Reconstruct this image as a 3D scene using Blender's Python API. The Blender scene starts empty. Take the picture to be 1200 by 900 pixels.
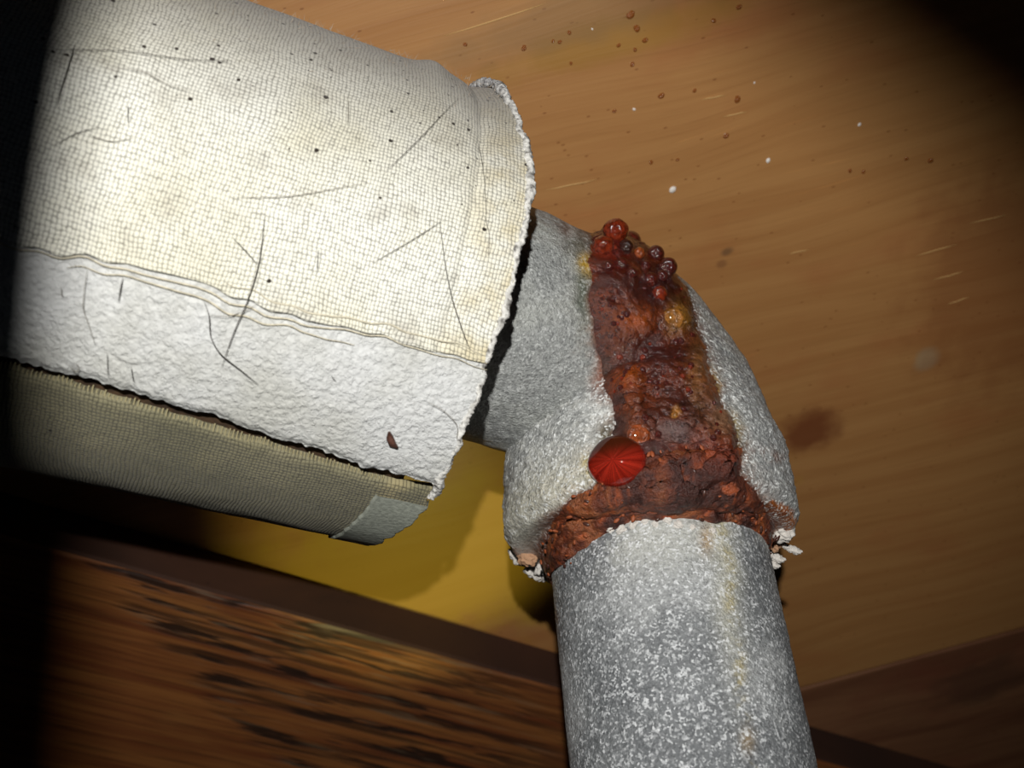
import bpy, math, random
import numpy as np
from mathutils import Vector, Matrix
from mathutils.bvhtree import BVHTree

random.seed(7)
rng = np.random.default_rng(11)
scene = bpy.context.scene
COL = scene.collection

# ------------------------------------------------------------------ frame of the place
# z is up along the vertical pipe; the camera looks up at it, rolled a little.
F = 1177.6                                   # focal length in pixels of a 1200 x 900 frame
def unit(v):
    v = np.asarray(v, float)
    return v / np.linalg.norm(v)
PUP = unit((-.068, .836, -.545))             # vertical, seen from the camera
XW = unit(np.array((1., 0, 0)) - PUP[0] * PUP)
YW = np.cross(PUP, XW)
RW = np.stack([XW, YW, PUP])                 # camera axes -> world
CAM = np.array((0., 0., 1.05))
def W(v):                                    # camera-frame vector(s) -> world point(s)
    return np.asarray(v, float) @ RW.T + CAM
def WD(v):
    return np.asarray(v, float) @ RW.T
def P(px, py, D):
    return W(((px - 600) / F * D, (450 - py) / F * D, -D))
def pix(w):                                  # world points -> pixels and depth
    c = (np.asarray(w, float) - CAM) @ RW
    d = -c[..., 2]
    return 600 + F * c[..., 0] / d, 450 - F * c[..., 1] / d, d

cam_d = bpy.data.cameras.new('camera')
cam = bpy.data.objects.new('camera', cam_d); COL.objects.link(cam)
M = Matrix.Identity(4)
for i in range(3):
    for j in range(3):
        M[i][j] = RW[i][j]
    M[i][3] = CAM[i]
cam.matrix_world = M
cam_d.sensor_width = 36.0
cam_d.lens = 36.0 * F / 1200
cam_d.clip_start = .005
cam_d.clip_end = 20
cam_d.dof.use_dof = True
cam_d.dof.focus_distance = .262
cam_d.dof.aperture_fstop = 17.0
scene.camera = cam

scene.view_settings.view_transform = 'Standard'
scene.view_settings.look = 'None'
scene.view_settings.gamma = 1.0
scene.view_settings.exposure = 0.0
scene.view_settings.use_curve_mapping = False

wd = bpy.data.worlds.new('world'); scene.world = wd
wd.use_nodes = True
wd.node_tree.nodes['Background'].inputs[0].default_value = (.5, .6, .8, 1)
wd.node_tree.nodes['Background'].inputs[1].default_value = .006

# camera flash, above the lens, and a small warm lamp low behind the pipes
FLASH = W((-.004, .056, .060))
def spot(name, loc, target, energy, color, angle, blend, radius):
    d = bpy.data.lights.new(name, 'SPOT')
    d.energy = energy; d.color = color; d.spot_size = math.radians(angle)
    d.spot_blend = blend; d.shadow_soft_size = radius
    o = bpy.data.objects.new(name, d); COL.objects.link(o)
    o.location = loc
    o.rotation_euler = Vector(np.asarray(target) - np.asarray(loc)).to_track_quat('-Z', 'Y').to_euler()
    return o
spot('flash_light', FLASH, P(590, 430, .30), 5.2, (1, .985, .95), 72, .8, .0024)
spot('warm_lamp_light', W((-.030, -.165, -.32)), P(470, 590, .44), .34, (1, .95, .30), 60, .7, .004)

# ------------------------------------------------------------------ helpers
def lin(r, g, b):
    def f(c):
        c /= 255.
        return c / 12.92 if c <= .04045 else ((c + .055) / 1.055) ** 2.4
    return np.array((f(r), f(g), f(b)))

def hash3(ix, iy, iz, seed):
    h = (ix.astype(np.int64) * 374761393 + iy.astype(np.int64) * 668265263 + iz.astype(np.int64) * 2147483647 + seed * 974634777) & 0xFFFFFFFF
    h = ((h ^ (h >> 13)) * 1274126177) & 0xFFFFFFFF
    h = h ^ (h >> 16)
    return (h & 0xFFFFFF) / float(0xFFFFFF)
def vnoise(p, seed=0):
    p = np.asarray(p, float)
    i = np.floor(p); f = p - i; f = f * f * (3 - 2 * f)
    x, y, z = i[..., 0], i[..., 1], i[..., 2]
    r = 0
    for a in (0, 1):
        for b in (0, 1):
            for c in (0, 1):
                w = (f[..., 0] if a else 1 - f[..., 0]) * (f[..., 1] if b else 1 - f[..., 1]) * (f[..., 2] if c else 1 - f[..., 2])
                r = r + w * hash3(x + a, y + b, z + c, seed)
    return r * 2 - 1
def fbm(p, scale, octaves=3, seed=0):
    p = np.asarray(p, float) * scale
    a, r, t = 1., 0., 0.
    for o in range(octaves):
        r = r + a * vnoise(p * 2 ** o + 17.3 * o, seed + o); t += a; a *= .55
    return r / t
def sstep(a, b, x):
    t = np.clip((x - a) / (b - a), 0, 1)
    return t * t * (3 - 2 * t)
def mixc(c, d, m):
    return c * (1 - m[..., None]) + np.asarray(d) * m[..., None]

def polydist(poly, x, y):                    # signed distance in pixels, positive inside
    poly = np.asarray(poly, float)
    best = np.full(x.shape, 1e9); inside = np.zeros(x.shape, bool)
    n = len(poly)
    for k in range(n):
        a = poly[k]; b = poly[(k + 1) % n]; d = b - a
        t = np.clip(((x - a[0]) * d[0] + (y - a[1]) * d[1]) / (d @ d + 1e-9), 0, 1)
        best = np.minimum(best, np.hypot(x - a[0] - t * d[0], y - a[1] - t * d[1]))
        cond = ((a[1] > y) != (b[1] > y)) & (x < (b[0] - a[0]) * (y - a[1]) / (b[1] - a[1] + 1e-12) + a[0])
        inside ^= cond
    return np.where(inside, best, -best)

def mesh(name, V, Fc, mat, smooth=True, col=None, uv=None, origin=(0, 0, 0)):
    V = np.asarray(V, float).reshape(-1, 3) - np.asarray(origin)
    me = bpy.data.meshes.new(name)
    if isinstance(Fc, np.ndarray):
        nf, k = Fc.shape
        me.vertices.add(len(V)); me.vertices.foreach_set('co', V.astype(np.float32).ravel())
        me.loops.add(nf * k); me.loops.foreach_set('vertex_index', Fc.astype(np.int32).ravel())
        me.polygons.add(nf); me.polygons.foreach_set('loop_start', np.arange(0, nf * k, k, dtype=np.int32))
        me.polygons.foreach_set('loop_total', np.full(nf, k, dtype=np.int32))
        me.update(calc_edges=True)
    else:
        me.from_pydata([tuple(v) for v in V], [], [tuple(f) for f in Fc])
    me.validate()
    if smooth:
        me.polygons.foreach_set('use_smooth', np.ones(len(me.polygons), bool))
    if col is not None:
        a = me.color_attributes.new('Col', 'FLOAT_COLOR', 'POINT')
        col = np.asarray(col); col = col.reshape(-1, col.shape[-1])
        c = np.ones((len(V), 4), np.float32); c[:, :col.shape[1]] = np.clip(col, 0, 1)
        a.data.foreach_set('color', c.ravel())
    if uv is not None:
        l = me.uv_layers.new(name='UVMap')
        idx = np.empty(len(me.loops), np.int32); me.loops.foreach_get('vertex_index', idx)
        l.data.foreach_set('uv', np.asarray(uv, np.float32).reshape(-1, 2)[idx].ravel())
    if mat: me.materials.append(mat)
    me.update()
    return me

def root(o):
    while o.parent: o = o.parent
    return o
def link(name, me, parent=None, loc=(0, 0, 0)):
    o = bpy.data.objects.new(name, me); COL.objects.link(o)
    o.location = loc
    if parent: o.parent = parent
    return o
def thing(name, label, cat, loc, group=None):
    o = bpy.data.objects.new(name, None); COL.objects.link(o)
    o.empty_display_size = .02
    o.location = loc; tag(o, label, cat, group)
    return o
def tag(o, label, cat, group=None):
    o['label'] = label; o['category'] = cat
    if group: o['group'] = group

def grid_faces(nu, nv, wrap=False):
    nvv = nv if wrap else nv - 1
    i = np.arange(nu - 1)[:, None]; j = np.arange(nvv)[None, :]
    j2 = (j + 1) % nv
    return np.stack([i * nv + j, i * nv + j2, (i + 1) * nv + j2, (i + 1) * nv + j], -1).reshape(-1, 4)

def tube_mesh(name, pts, r, mat, origin, n=6, taper=False):
    pts = np.asarray(pts, float); V = []; N = len(pts)
    for k in range(N):
        t = unit(pts[min(k + 1, N - 1)] - pts[max(k - 1, 0)])
        a = unit(np.cross(t, (.3, .5, .81))); b = np.cross(t, a)
        rr = r * (1 - .7 * abs(2 * k / (N - 1) - 1) ** 3) if taper else r
        for q in range(n):
            A = 2 * math.pi * q / n
            V.append(pts[k] + rr * (math.cos(A) * a + math.sin(A) * b))
    Fc = [tuple(x) for x in grid_faces(N, n, True)]
    Fc += [tuple(range(n)), tuple(range((N - 1) * n, N * n))]
    return mesh(name, V, Fc, mat, True, origin=origin)

def blob_mesh(name, mat, seed=0, rough=.18, sub=3, freq=2.0, col=None):
    import bmesh
    bm = bmesh.new(); bmesh.ops.create_icosphere(bm, subdivisions=sub, radius=1)
    V = np.array([v.co[:] for v in bm.verts]); Fc = [[v.index for v in f.verts] for f in bm.faces]; bm.free()
    V = V * (1 + rough * fbm(V, freq, 2, seed))[:, None]
    return mesh(name, V, Fc, mat, True)
def orient(o, loc, normal, s, spin=0.):      # z of the object along the surface normal
    z = Vector(normal).normalized()
    q = z.to_track_quat('Z', 'Y')
    o.location = loc
    o.rotation_euler = (q.to_matrix() @ Matrix.Rotation(spin, 3, 'Z')).to_euler()
    o.scale = s

# ------------------------------------------------------------------ materials
class NT:
    def __init__(s, name):
        s.m = bpy.data.materials.new(name); s.m.use_nodes = True
        s.t = s.m.node_tree; s.b = s.t.nodes['Principled BSDF']
    def n(s, typ, **kw):
        nd = s.t.nodes.new(typ)
        for k, v in kw.items():
            if k in nd.inputs.keys(): s.set(nd.inputs[k], v)
            else: setattr(nd, k, v)
        return nd
    def set(s, sock, v):
        if isinstance(v, bpy.types.NodeSocket): s.t.links.new(v, sock)
        elif isinstance(v, (tuple, list, np.ndarray)) and sock.type == 'RGBA' and len(v) == 3: sock.default_value = (*[float(c) for c in v], 1)
        else: sock.default_value = v
    def math(s, op, a, b=0., c=0., clamp=False):
        nd = s.t.nodes.new('ShaderNodeMath'); nd.operation = op; nd.use_clamp = clamp
        for i, v in enumerate((a, b, c)): s.set(nd.inputs[i], v)
        return nd.outputs[0]
    def mix(s, f, a, b, mode='MIX'):
        nd = s.t.nodes.new('ShaderNodeMix'); nd.data_type = 'RGBA'; nd.blend_type = mode
        s.set(nd.inputs[0], f); s.set(nd.inputs[6], a); s.set(nd.inputs[7], b)
        return nd.outputs[2]
    def coord(s, which='Object'):
        return s.n('ShaderNodeTexCoord').outputs[which]
    def mapping(s, v, scale=(1, 1, 1), rot=(0, 0, 0), loc=(0, 0, 0)):
        nd = s.n('ShaderNodeMapping'); s.set(nd.inputs['Vector'], v)
        nd.inputs['Scale'].default_value = scale; nd.inputs['Rotation'].default_value = rot; nd.inputs['Location'].default_value = loc
        return nd.outputs[0]
    def noise(s, v, scale, detail=3., rough=.55, out='Fac', dist=0.):
        nd = s.n('ShaderNodeTexNoise'); s.set(nd.inputs['Vector'], v)
        nd.inputs['Scale'].default_value = scale; nd.inputs['Detail'].default_value = detail
        nd.inputs['Roughness'].default_value = rough; nd.inputs['Distortion'].default_value = dist
        return nd.outputs[out]
    def voro(s, v, scale, out='Distance', feature='F1', rnd=1.):
        nd = s.n('ShaderNodeTexVoronoi'); nd.feature = feature; s.set(nd.inputs['Vector'], v)
        nd.inputs['Scale'].default_value = scale; nd.inputs['Randomness'].default_value = rnd
        return nd.outputs[out]
    def ramp(s, f, stops, interp='LINEAR'):
        nd = s.n('ShaderNodeValToRGB'); s.set(nd.inputs[0], f)
        e = nd.color_ramp; e.interpolation = interp
        while len(e.elements) < len(stops): e.elements.new(.5)
        for q, (p, c) in zip(e.elements, stops):
            q.position = p
            q.color = (c, c, c, 1) if np.isscalar(c) else (*[float(x) for x in c], 1)
        return nd.outputs[0]
    def maprange(s, f, a, b, c=0., d=1., smooth=True):
        nd = s.n('ShaderNodeMapRange'); nd.interpolation_type = 'SMOOTHSTEP' if smooth else 'LINEAR'
        s.set(nd.inputs[0], f)
        for i, v in enumerate((a, b, c, d)): nd.inputs[i + 1].default_value = v
        return nd.outputs[0]
    def bump(s, h, strength=.5, dist=.001, normal=None):
        nd = s.n('ShaderNodeBump'); s.set(nd.inputs['Height'], h)
        nd.inputs['Strength'].default_value = strength; nd.inputs['Distance'].default_value = dist
        if normal is not None: s.set(nd.inputs['Normal'], normal)
        return nd.outputs[0]
    def out(s, color=None, rough=.6, bump=None, **kw):
        if color is not None: s.set(s.b.inputs['Base Color'], color)
        s.set(s.b.inputs['Roughness'], rough)
        if bump is not None: s.set(s.b.inputs['Normal'], bump)
        for k, v in kw.items(): s.set(s.b.inputs[k.replace('_', ' ')], v)
        return s.m

def weave_material(name, light, dark, stain, pu, pv, speck, shade, endc=tuple(lin(196, 178, 128))):
    k = NT(name); uv = k.coord('UV')
    wob = k.noise(uv, 260., 2., .5, 'Color'); wob2 = k.noise(uv, 40., 2., .5, 'Color')
    w2 = k.n('ShaderNodeVectorMath', operation='MULTIPLY_ADD')
    k.set(w2.inputs[0], wob2); w2.inputs[1].default_value = (.0045, .0045, 0); k.set(w2.inputs[2], uv)
    wv = k.n('ShaderNodeVectorMath', operation='MULTIPLY_ADD')
    k.set(wv.inputs[0], wob); wv.inputs[1].default_value = (.0008, .0008, 0); k.set(wv.inputs[2], w2.outputs[0])
    sep = k.n('ShaderNodeSeparateXYZ'); k.set(sep.inputs[0], wv.outputs[0])
    u, v = sep.outputs[0], sep.outputs[1]
    su = k.math('SINE', k.math('MULTIPLY', u, math.pi / pu)); sv = k.math('SINE', k.math('MULTIPLY', v, math.pi / pv))
    au = k.math('ABSOLUTE', su); av = k.math('ABSOLUTE', sv)
    par = k.math('MULTIPLY', k.math('SIGN', su), k.math('SIGN', sv))          # over / under
    h = k.math('MULTIPLY', k.math('POWER', au, .38), k.math('POWER', av, .30))
    var = k.noise(uv, 620., 3., .65)
    h2 = k.math('MULTIPLY_ADD', par, .10, h)
    h2 = k.math('MULTIPLY_ADD', k.math('SUBTRACT', var, .5), 1.3, h2)
    gap = k.maprange(h2, .22, .80)
    big = k.noise(uv, 22., 4., .6)
    mid = k.noise(uv, 70., 4., .65)
    base = k.mix(k.maprange(big, .38, .68), light, stain)
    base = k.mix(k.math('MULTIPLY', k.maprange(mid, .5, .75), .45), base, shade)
    sp0 = k.n('ShaderNodeSeparateXYZ'); k.set(sp0.inputs[0], uv)
    hem = k.math('MULTIPLY', k.maprange(sp0.outputs[0], .017, .006), k.maprange(k.noise(uv, 110., 3.), .35, .65))
    base = k.mix(k.math('MULTIPLY', hem, .55), base, endc)
    base = k.mix(k.math('MULTIPLY', k.maprange(sp0.outputs[1], .022, .080), .85 * speck), base, shade)    # settled dust and grazing shade, both painted grey on the upper side
    c = k.mix(gap, k.mix(.66, base, dark), base)
    # grime spots
    vn = k.n('ShaderNodeTexVoronoi'); k.set(vn.inputs['Vector'], uv); vn.inputs['Scale'].default_value = 330.
    rn = k.n('ShaderNodeSeparateColor'); k.set(rn.inputs[0], vn.outputs['Color'])
    edge = k.math('MULTIPLY_ADD', k.math('POWER', rn.outputs[1], 2.), .13, .09)
    spot_ = k.math('LESS_THAN', k.math('MULTIPLY_ADD', k.noise(uv, 1500., 1.), .12, vn.outputs['Distance']), k.math('ADD', edge, .04))
    upper = k.maprange(sp0.outputs[1], .012, .062)
    pick = k.math('LESS_THAN', rn.outputs[0], k.math('MULTIPLY', k.math('MULTIPLY_ADD', upper, .80, .08), k.math('MULTIPLY', k.maprange(k.noise(uv, 30., 2.), .28, .44), speck)))
    c = k.mix(k.math('MULTIPLY', spot_, pick), c, (.022, .014, .008))
    return k.out(c, .85, k.bump(h2, .55, .0005), Sheen_Weight=.15)

def plaster_material():
    k = NT('white_paper'); o = k.coord('Object')
    n1 = k.noise(o, 620., 4., .65); n2 = k.noise(o, 1500., 3., .6); n3 = k.noise(o, 40., 3.)
    c = k.mix(k.maprange(n3, .35, .7), lin(200, 201, 200), lin(184, 184, 178))
    c = k.mix(k.math('MULTIPLY', k.maprange(n2, .55, .75), .22), c, lin(150, 146, 138))
    h = k.math('ADD', k.maprange(n1, .45, .62), k.math('MULTIPLY', n2, .6))
    return k.out(c, .6, k.bump(h, .5, .0006))

def attr_material(name, speckle=(220, 220, 218), amt=.5, rough=.5, scale=1500., bump=.4, lo=.5, hi=.95, spec=.5, dark=.3, bscale=1.):
    k = NT(name); o = k.coord('Object')
    at = k.n('ShaderNodeAttribute', attribute_name='Col'); a = at.outputs['Color']; al = at.outputs['Alpha']
    n1 = k.noise(o, scale, 3., .65); n2 = k.noise(o, scale * .30, 4., .65)
    cell = k.n('ShaderNodeSeparateColor'); k.set(cell.inputs[0], k.voro(o, scale * 1.15, 'Color'))
    c = k.mix(k.math('MULTIPLY', k.maprange(cell.outputs[1], .55, 0.), dark), a, k.mix(1., a, (.38, .38, .39), 'MULTIPLY'))
    c = k.mix(k.math('MULTIPLY', k.maprange(n2, .5, .3), dark * .6), c, k.mix(1., a, (.5, .5, .51), 'MULTIPLY'))
    sp = k.math('MULTIPLY', k.maprange(cell.outputs[0], lo, hi), k.maprange(n2, .32, .62))
    c = k.mix(k.math('MULTIPLY', k.math('MULTIPLY', sp, amt), al), c, lin(*speckle))
    h = k.math('ADD', k.math('MULTIPLY', cell.outputs[0], .5), k.math('ADD', n1, k.math('MULTIPLY', n2, 1.4)))
    return k.out(c, rough, k.bump(h, bump, .0006 * bscale), **{'Specular_IOR_Level': spec})

def rust_material(name, rough=.25, coat=.6, bumpd=.0012, glints=0.):
    k = NT(name); o = k.coord('Object')
    a = k.n('ShaderNodeAttribute', attribute_name='Col').outputs['Color']
    n1 = k.noise(o, 650., 4., .7); n2 = k.noise(o, 2100., 2., .6)
    c = k.mix(k.math('MULTIPLY', k.maprange(n1, .55, .3), .8), a, k.mix(1., a, (.28, .20, .2), 'MULTIPLY'))
    c = k.mix(k.math('MULTIPLY', k.maprange(n2, .6, .74), .4), c, k.mix(1., a, (2.2, 1.9, 1.6), 'MULTIPLY'))
    h = k.math('ADD', n1, k.math('MULTIPLY', n2, .35))
    bp = k.bump(h, .7, bumpd)
    wet = k.bump(k.noise(o, 1500., 4., .75), .9, .0012, bp)     # beads of water on the skin
    return k.out(c, rough, bp, Coat_Weight=coat, Coat_Roughness=.06, Coat_Normal=wet)

def wood_material(name, base, dark, red, across=1., contrast=1., stains_and_light=(), rough=.42, bumps=.12):
    # x runs along the grain, y across it
    k = NT(name); o = k.coord('Object')
    warp = k.noise(k.mapping(o, (3., 7., 3.)), 1., 2., .5)
    mv = k.n('ShaderNodeVectorMath', operation='ADD'); k.set(mv.inputs[0], o)
    cx = k.n('ShaderNodeCombineXYZ'); k.set(cx.inputs[1], k.math('MULTIPLY', k.math('SUBTRACT', warp, .5), .06)); k.set(mv.inputs[1], cx.outputs[0])
    g1 = k.noise(k.mapping(mv.outputs[0], (5., 85. * across, 5.)), 1., 4., .6)
    g2 = k.noise(k.mapping(mv.outputs[0], (22., 520. * across, 22.)), 1., 3., .65)
    g3 = k.noise(k.mapping(o, (11., 20., 11.)), 1., 4., .6)
    c = k.mix(k.maprange(g1, .34, .68), base, dark)
    c = k.mix(k.math('MULTIPLY', k.maprange(g3, .48, .72), .6), c, red)
    c = k.mix(k.math('MULTIPLY', k.maprange(g2, .5, .75), .42 * contrast), c, k.mix(1., c, (.55, .48, .42), 'MULTIPLY'))
    c = k.mix(k.math('MULTIPLY', k.maprange(g2, .36, .26), .32), c, k.mix(1., c, (1.6, 1.5, 1.4), 'MULTIPLY'))
    flake = k.math('LESS_THAN', k.voro(k.mapping(o, (120., 260., 120.)), 1.), .085)
    c = k.mix(k.math('MULTIPLY', flake, .55), c, k.mix(1., c, (.42, .26, .16), 'MULTIPLY'))
    for (x, y, rx, ry, col, amt) in stains_and_light:
        d = k.n('ShaderNodeVectorMath', operation='LENGTH')
        k.set(d.inputs[0], k.mapping(o, (1 / rx, 1 / ry, 0.), loc=(-x / rx, -y / ry, 0)))
        dd = k.math('MULTIPLY_ADD', k.math('SUBTRACT', k.noise(o, 70., 3.), .5), 1.1, d.outputs['Value'])
        c = k.mix(k.math('MULTIPLY', k.maprange(dd, 1.15, .45), amt), c, col)
    return k.out(c, rough, k.bump(k.math('ADD', g1, k.math('MULTIPLY', g2, .6)), bumps, .001))

def plain(name, col, rough=.5, noise=0., scale=800., **kw):
    k = NT(name)
    if noise:
        n = k.noise(k.coord('Object'), scale, 3.)
        c = k.mix(k.maprange(n, .35, .65), col, np.asarray(col) * (1 - noise))
        return k.out(c, rough, k.bump(n, .4, .0005), **kw)
    return k.out(col, rough, **kw)

# ------------------------------------------------------------------ the setting: floor, boards, joist
M_floor = plain('packed_earth', lin(90, 78, 66), .95, .5, 30.)
fl = link('floor', mesh('floor', [(-1.2, -.6, -.04), (1.2, -.6, -.04), (1.2, 1.6, -.04), (-1.2, 1.6, -.04), (-1.2, -.6, 0), (1.2, -.6, 0), (1.2, 1.6, 0), (-1.2, 1.6, 0)],
     [(0, 3, 2, 1), (4, 5, 6, 7), (0, 1, 5, 4), (1, 2, 6, 5), (2, 3, 7, 6), (3, 0, 4, 7)], M_floor, False))
fl['kind'] = 'structure'

def basis_obj(name, origin, ex, ey, ez, parent=None):
    o = bpy.data.objects.new(name, None); COL.objects.link(o)
    m = Matrix.Identity(4)
    for i in range(3):
        m[i][0], m[i][1], m[i][2], m[i][3] = ex[i], ey[i], ez[i], origin[i]
    o.matrix_world = m
    return o
def box_mesh(name, x0, x1, y0, y1, z0, z1, mat, bev=.0012, nx=1):
    import bmesh
    bm = bmesh.new(); bmesh.ops.create_cube(bm, size=1)
    for v in bm.verts:
        v.co = ((x0 + x1) / 2 + v.co.x * (x1 - x0), (y0 + y1) / 2 + v.co.y * (y1 - y0), (z0 + z1) / 2 + v.co.z * (z1 - z0))
    if bev: bmesh.ops.bevel(bm, geom=list(bm.edges), offset=bev, segments=2, affect='EDGES', profile=.5)
    me = bpy.data.meshes.new(name); bm.to_mesh(me); bm.free()
    me.materials.append(mat)
    return me

AL = math.radians(32)
gdir = unit((math.cos(math.radians(15.7)), math.sin(math.radians(15.7)), .03))
hdir = unit((-math.sin(math.radians(15.7)) * math.cos(AL), math.cos(math.radians(15.7)) * math.cos(AL), math.sin(AL)))
hdir = unit(hdir - (hdir @ gdir) * gdir)
ndir = np.cross(gdir, hdir)                  # towards the camera
PL0 = np.array(((1070 - 600) / F * .508, (450 - 772) / F * .508, -.508))         # a point on the seam
GW, HW, NW = WD(gdir), WD(hdir), WD(ndir); PLW = W(PL0)
def on_plank(px, py, lift=0.):               # where the line of sight meets the boards, in board coordinates
    d = WD(((px - 600) / F, (450 - py) / F, -1.))
    t = ((PLW - CAM) @ NW) / (d @ NW)
    w = CAM + d * t - PLW
    return np.array((w @ GW, w @ HW, lift))
ceil = basis_obj('ceiling', PLW, GW, HW, NW); ceil['kind'] = 'structure'
ceil['label'] = 'brown stained wooden boards behind the pipes'

def st(px, py, rx, ry, col, amt):
    q = on_plank(px, py); return (q[0], q[1], rx, ry, lin(*col), amt)
stains_and_light = [st(948, 505, .016, .012, (105, 50, 28), .8), st(1085, 420, .006, .006, (168, 145, 112), .7),
          st(1190, 330, .05, .06, (126, 70, 38), .45), st(852, 295, .0035, .0022, (84, 64, 48), .6), st(846, 309, .0028, .0022, (112, 72, 46), .5),
          st(720, 45, .05, .008, (150, 110, 40), .6), st(520, 660, .14, .055, (182, 146, 52), .7),  # last one here paints the warm lamp's light into the wood
          st(680, 20, .06, .010, (135, 105, 70), .5)]
M_board = wood_material('varnished_board', lin(176, 128, 77), lin(166, 117, 68), lin(162, 101, 59), 1.5, .55, stains_and_light)
M_board2 = wood_material('lower_board', lin(140, 98, 68), lin(112, 72, 50), lin(124, 70, 52), .8, .8,
                         [st(1150, 800, .03, .02, (86, 60, 46), .6)])
def plank(y0, y1, mat):
    o = link('plank', box_mesh('plank', -.75, .45, y0, y1, -.022, 0, mat, .0008)); o.parent = ceil
    return o
board = plank(.0008, .42, M_board)
low_board = plank(-.30, -.0008, M_board2)
low_board['label'] = 'duller reddish board below the dark seam'
plank(.4216, .62, M_board)

# resin beads and flecks on the board
M_resin = plain('dark_resin', lin(150, 86, 36), .18, .3)
M_fleck = plain('white_paint', lin(235, 228, 220), .5)
resin_me = blob_mesh('resin_bead', M_resin, 3, .2, 2)
fleck_me = blob_mesh('paint_fleck', M_fleck, 5, .25, 2)
def bead_on_board(name, me, px, py, r, flat=.5):
    q = on_plank(px, py); s = r * .8 * pix(PLW + GW * q[0] + HW * q[1])[2] / F
    o = link(name, me); o.parent = board; o.location = (q[0], q[1], s * flat * .3)
    o.scale = (s * 1.15, s * .9, s * flat); o.rotation_euler = (0, 0, random.uniform(0, 3))
    return o
for (x, y, r) in [(614, 56, 4), (739, 17, 6), (746, 33, 5), (756, 47, 4), (744, 58, 3), (741, 75, 3.5), (656, 49, 3), (669, 74, 2.5), (720, 130, 3),
                  (763, 190, 3), (794, 187, 2.5), (775, 112, 4.5), (864, 116, 5), (836, 24, 3.5), (851, 159, 4), (814, 106, 3), (667, 38, 3), (1062, 186, 3),
                  (996, 200, 3), (1012, 201, 3), (1090, 188, 4), (866, 8, 4), (545, 52, 3), (648, 48, 2.4), (725, 53, 3)]:
    bead_on_board('resin_bead', resin_me, x, y, r)
for (x, y, r) in [(788, 222, 5), (900, 188, 3.4), (743, 128, 2.2), (1007, 146, 2.6), (850, 158, 1.6), (694, 34, 1.5), (884, 97, 1.5)]:
    bead_on_board('paint_fleck', fleck_me, x, y, r)
# raised pale scratches running with the grain
M_scr = plain('scratch_wood', lin(205, 165, 105), .6)
for (x0, y0, x1, y1) in [(520, 42, 640, 4), (1072, 300, 1122, 286), (1094, 328, 1130, 318), (1110, 357, 1136, 348), (822, 117, 850, 111), (848, 137, 875, 131), (1135, 262, 1180, 252), (640, 223, 700, 210), (925, 298, 948, 292)]:
    a, b = on_plank(x0, y0), on_plank(x1, y1)
    pts = [a + (b - a) * t for t in np.linspace(0, 1, 5)]
    for p_ in pts: p_[1] += random.uniform(-.0002, .0002)
    o = link('scratch', tube_mesh('scratch', pts, .00022, M_scr, (0, 0, 0), 5, True)); o.parent = board

# joist crossing below
ja, jb = on_plank(240, 643), on_plank(650, 762)       # back edge, where it lies against the boards
jdir = unit(jb - ja); JH = .0238
JX = GW * jdir[0] + HW * jdir[1]; JZ = NW; JY = np.cross(JZ, JX)
JW = PLW + GW * ja[0] + HW * ja[1] + NW * JH
def on_joist(px, py):
    d = WD(((px - 600) / F, (450 - py) / F, -1.))
    t = ((JW - CAM) @ JZ) / (d @ JZ)
    w = CAM + d * t - JW
    return np.array((w @ JX, w @ JY, 0))
def joist_material():
    k = NT('joist_wood'); o = k.coord('Object')
    g1 = k.noise(k.mapping(o, (6., 120., 6.)), 1., 4., .6); g2 = k.noise(k.mapping(o, (16., 420., 16.)), 1., 3., .6)
    g3 = k.noise(k.mapping(o, (14., 26., 14.)), 1., 3.)
    c = k.mix(k.maprange(g1, .35, .68), lin(150, 94, 46), lin(112, 58, 28))
    c = k.mix(k.math('MULTIPLY', k.maprange(g2, .48, .72), .6), c, lin(60, 28, 14))
    c = k.mix(k.math('MULTIPLY', k.maprange(g3, .5, .75), .45), c, lin(160, 110, 58))
    q = on_joist(330, 790)                   # torn grain, where the saw lifted the fibres
    sep = k.n('ShaderNodeSeparateXYZ'); k.set(sep.inputs[0], o)
    edge = k.math('MULTIPLY_ADD', sep.outputs[1], 1.15, sep.outputs[0])
    edge = k.math('ADD', edge, k.math('MULTIPLY', k.math('SUBTRACT', k.noise(k.mapping(o, (10., 160., 10.)), 1., 2.), .5), .045))
    e0 = on_joist(205, 770); e = e0[0] + 1.15 * e0[1]
    zone = k.math('MULTIPLY', k.maprange(edge, e - .008, e + .006), k.maprange(edge, e + .26, e + .10))
    s1 = k.noise(k.mapping(o, (17., 170., 17.), loc=(.4, .1, 0)), 1., 3., .6)
    s3 = k.noise(k.mapping(o, (9., 230., 9.), loc=(.7, .3, 0)), 1., 3., .6)
    tear = k.math('MULTIPLY', k.math('MAXIMUM', k.maprange(s1, .53, .60), k.math('MULTIPLY', k.maprange(s3, .50, .58), .75)), zone)
    c = k.mix(k.math('MULTIPLY', tear, .9), c, lin(30, 20, 14))
    s2 = k.maprange(k.noise(k.mapping(o, (24., 260., 24.)), 1., 2.), .58, .68)
    c = k.mix(k.math('MULTIPLY', k.math('MULTIPLY', s2, zone), .35), c, lin(140, 118, 92))
    h = k.math('SUBTRACT', g2, k.math('MULTIPLY', tear, 1.6))
    return k.out(c, .6, k.bump(h, .35, .0012))
M_joist = joist_material()
M_sawn_shade = wood_material('shaded_sawn_edge', lin(70, 40, 22), lin(48, 26, 15), lin(58, 30, 16), 1., 1., (), .8)
jo = link('floor_joist', box_mesh('floor_joist', -.45, .62, -.20, 0, -JH, 0, M_joist, .0022))
m = Matrix.Identity(4)
for i in range(3): m[i][0], m[i][1], m[i][2], m[i][3] = JX[i], JY[i], JZ[i], JW[i]
jo.matrix_world = m
jo.data.materials.append(M_sawn_shade)                # sawn sides, coloured darker to stand for shade
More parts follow.
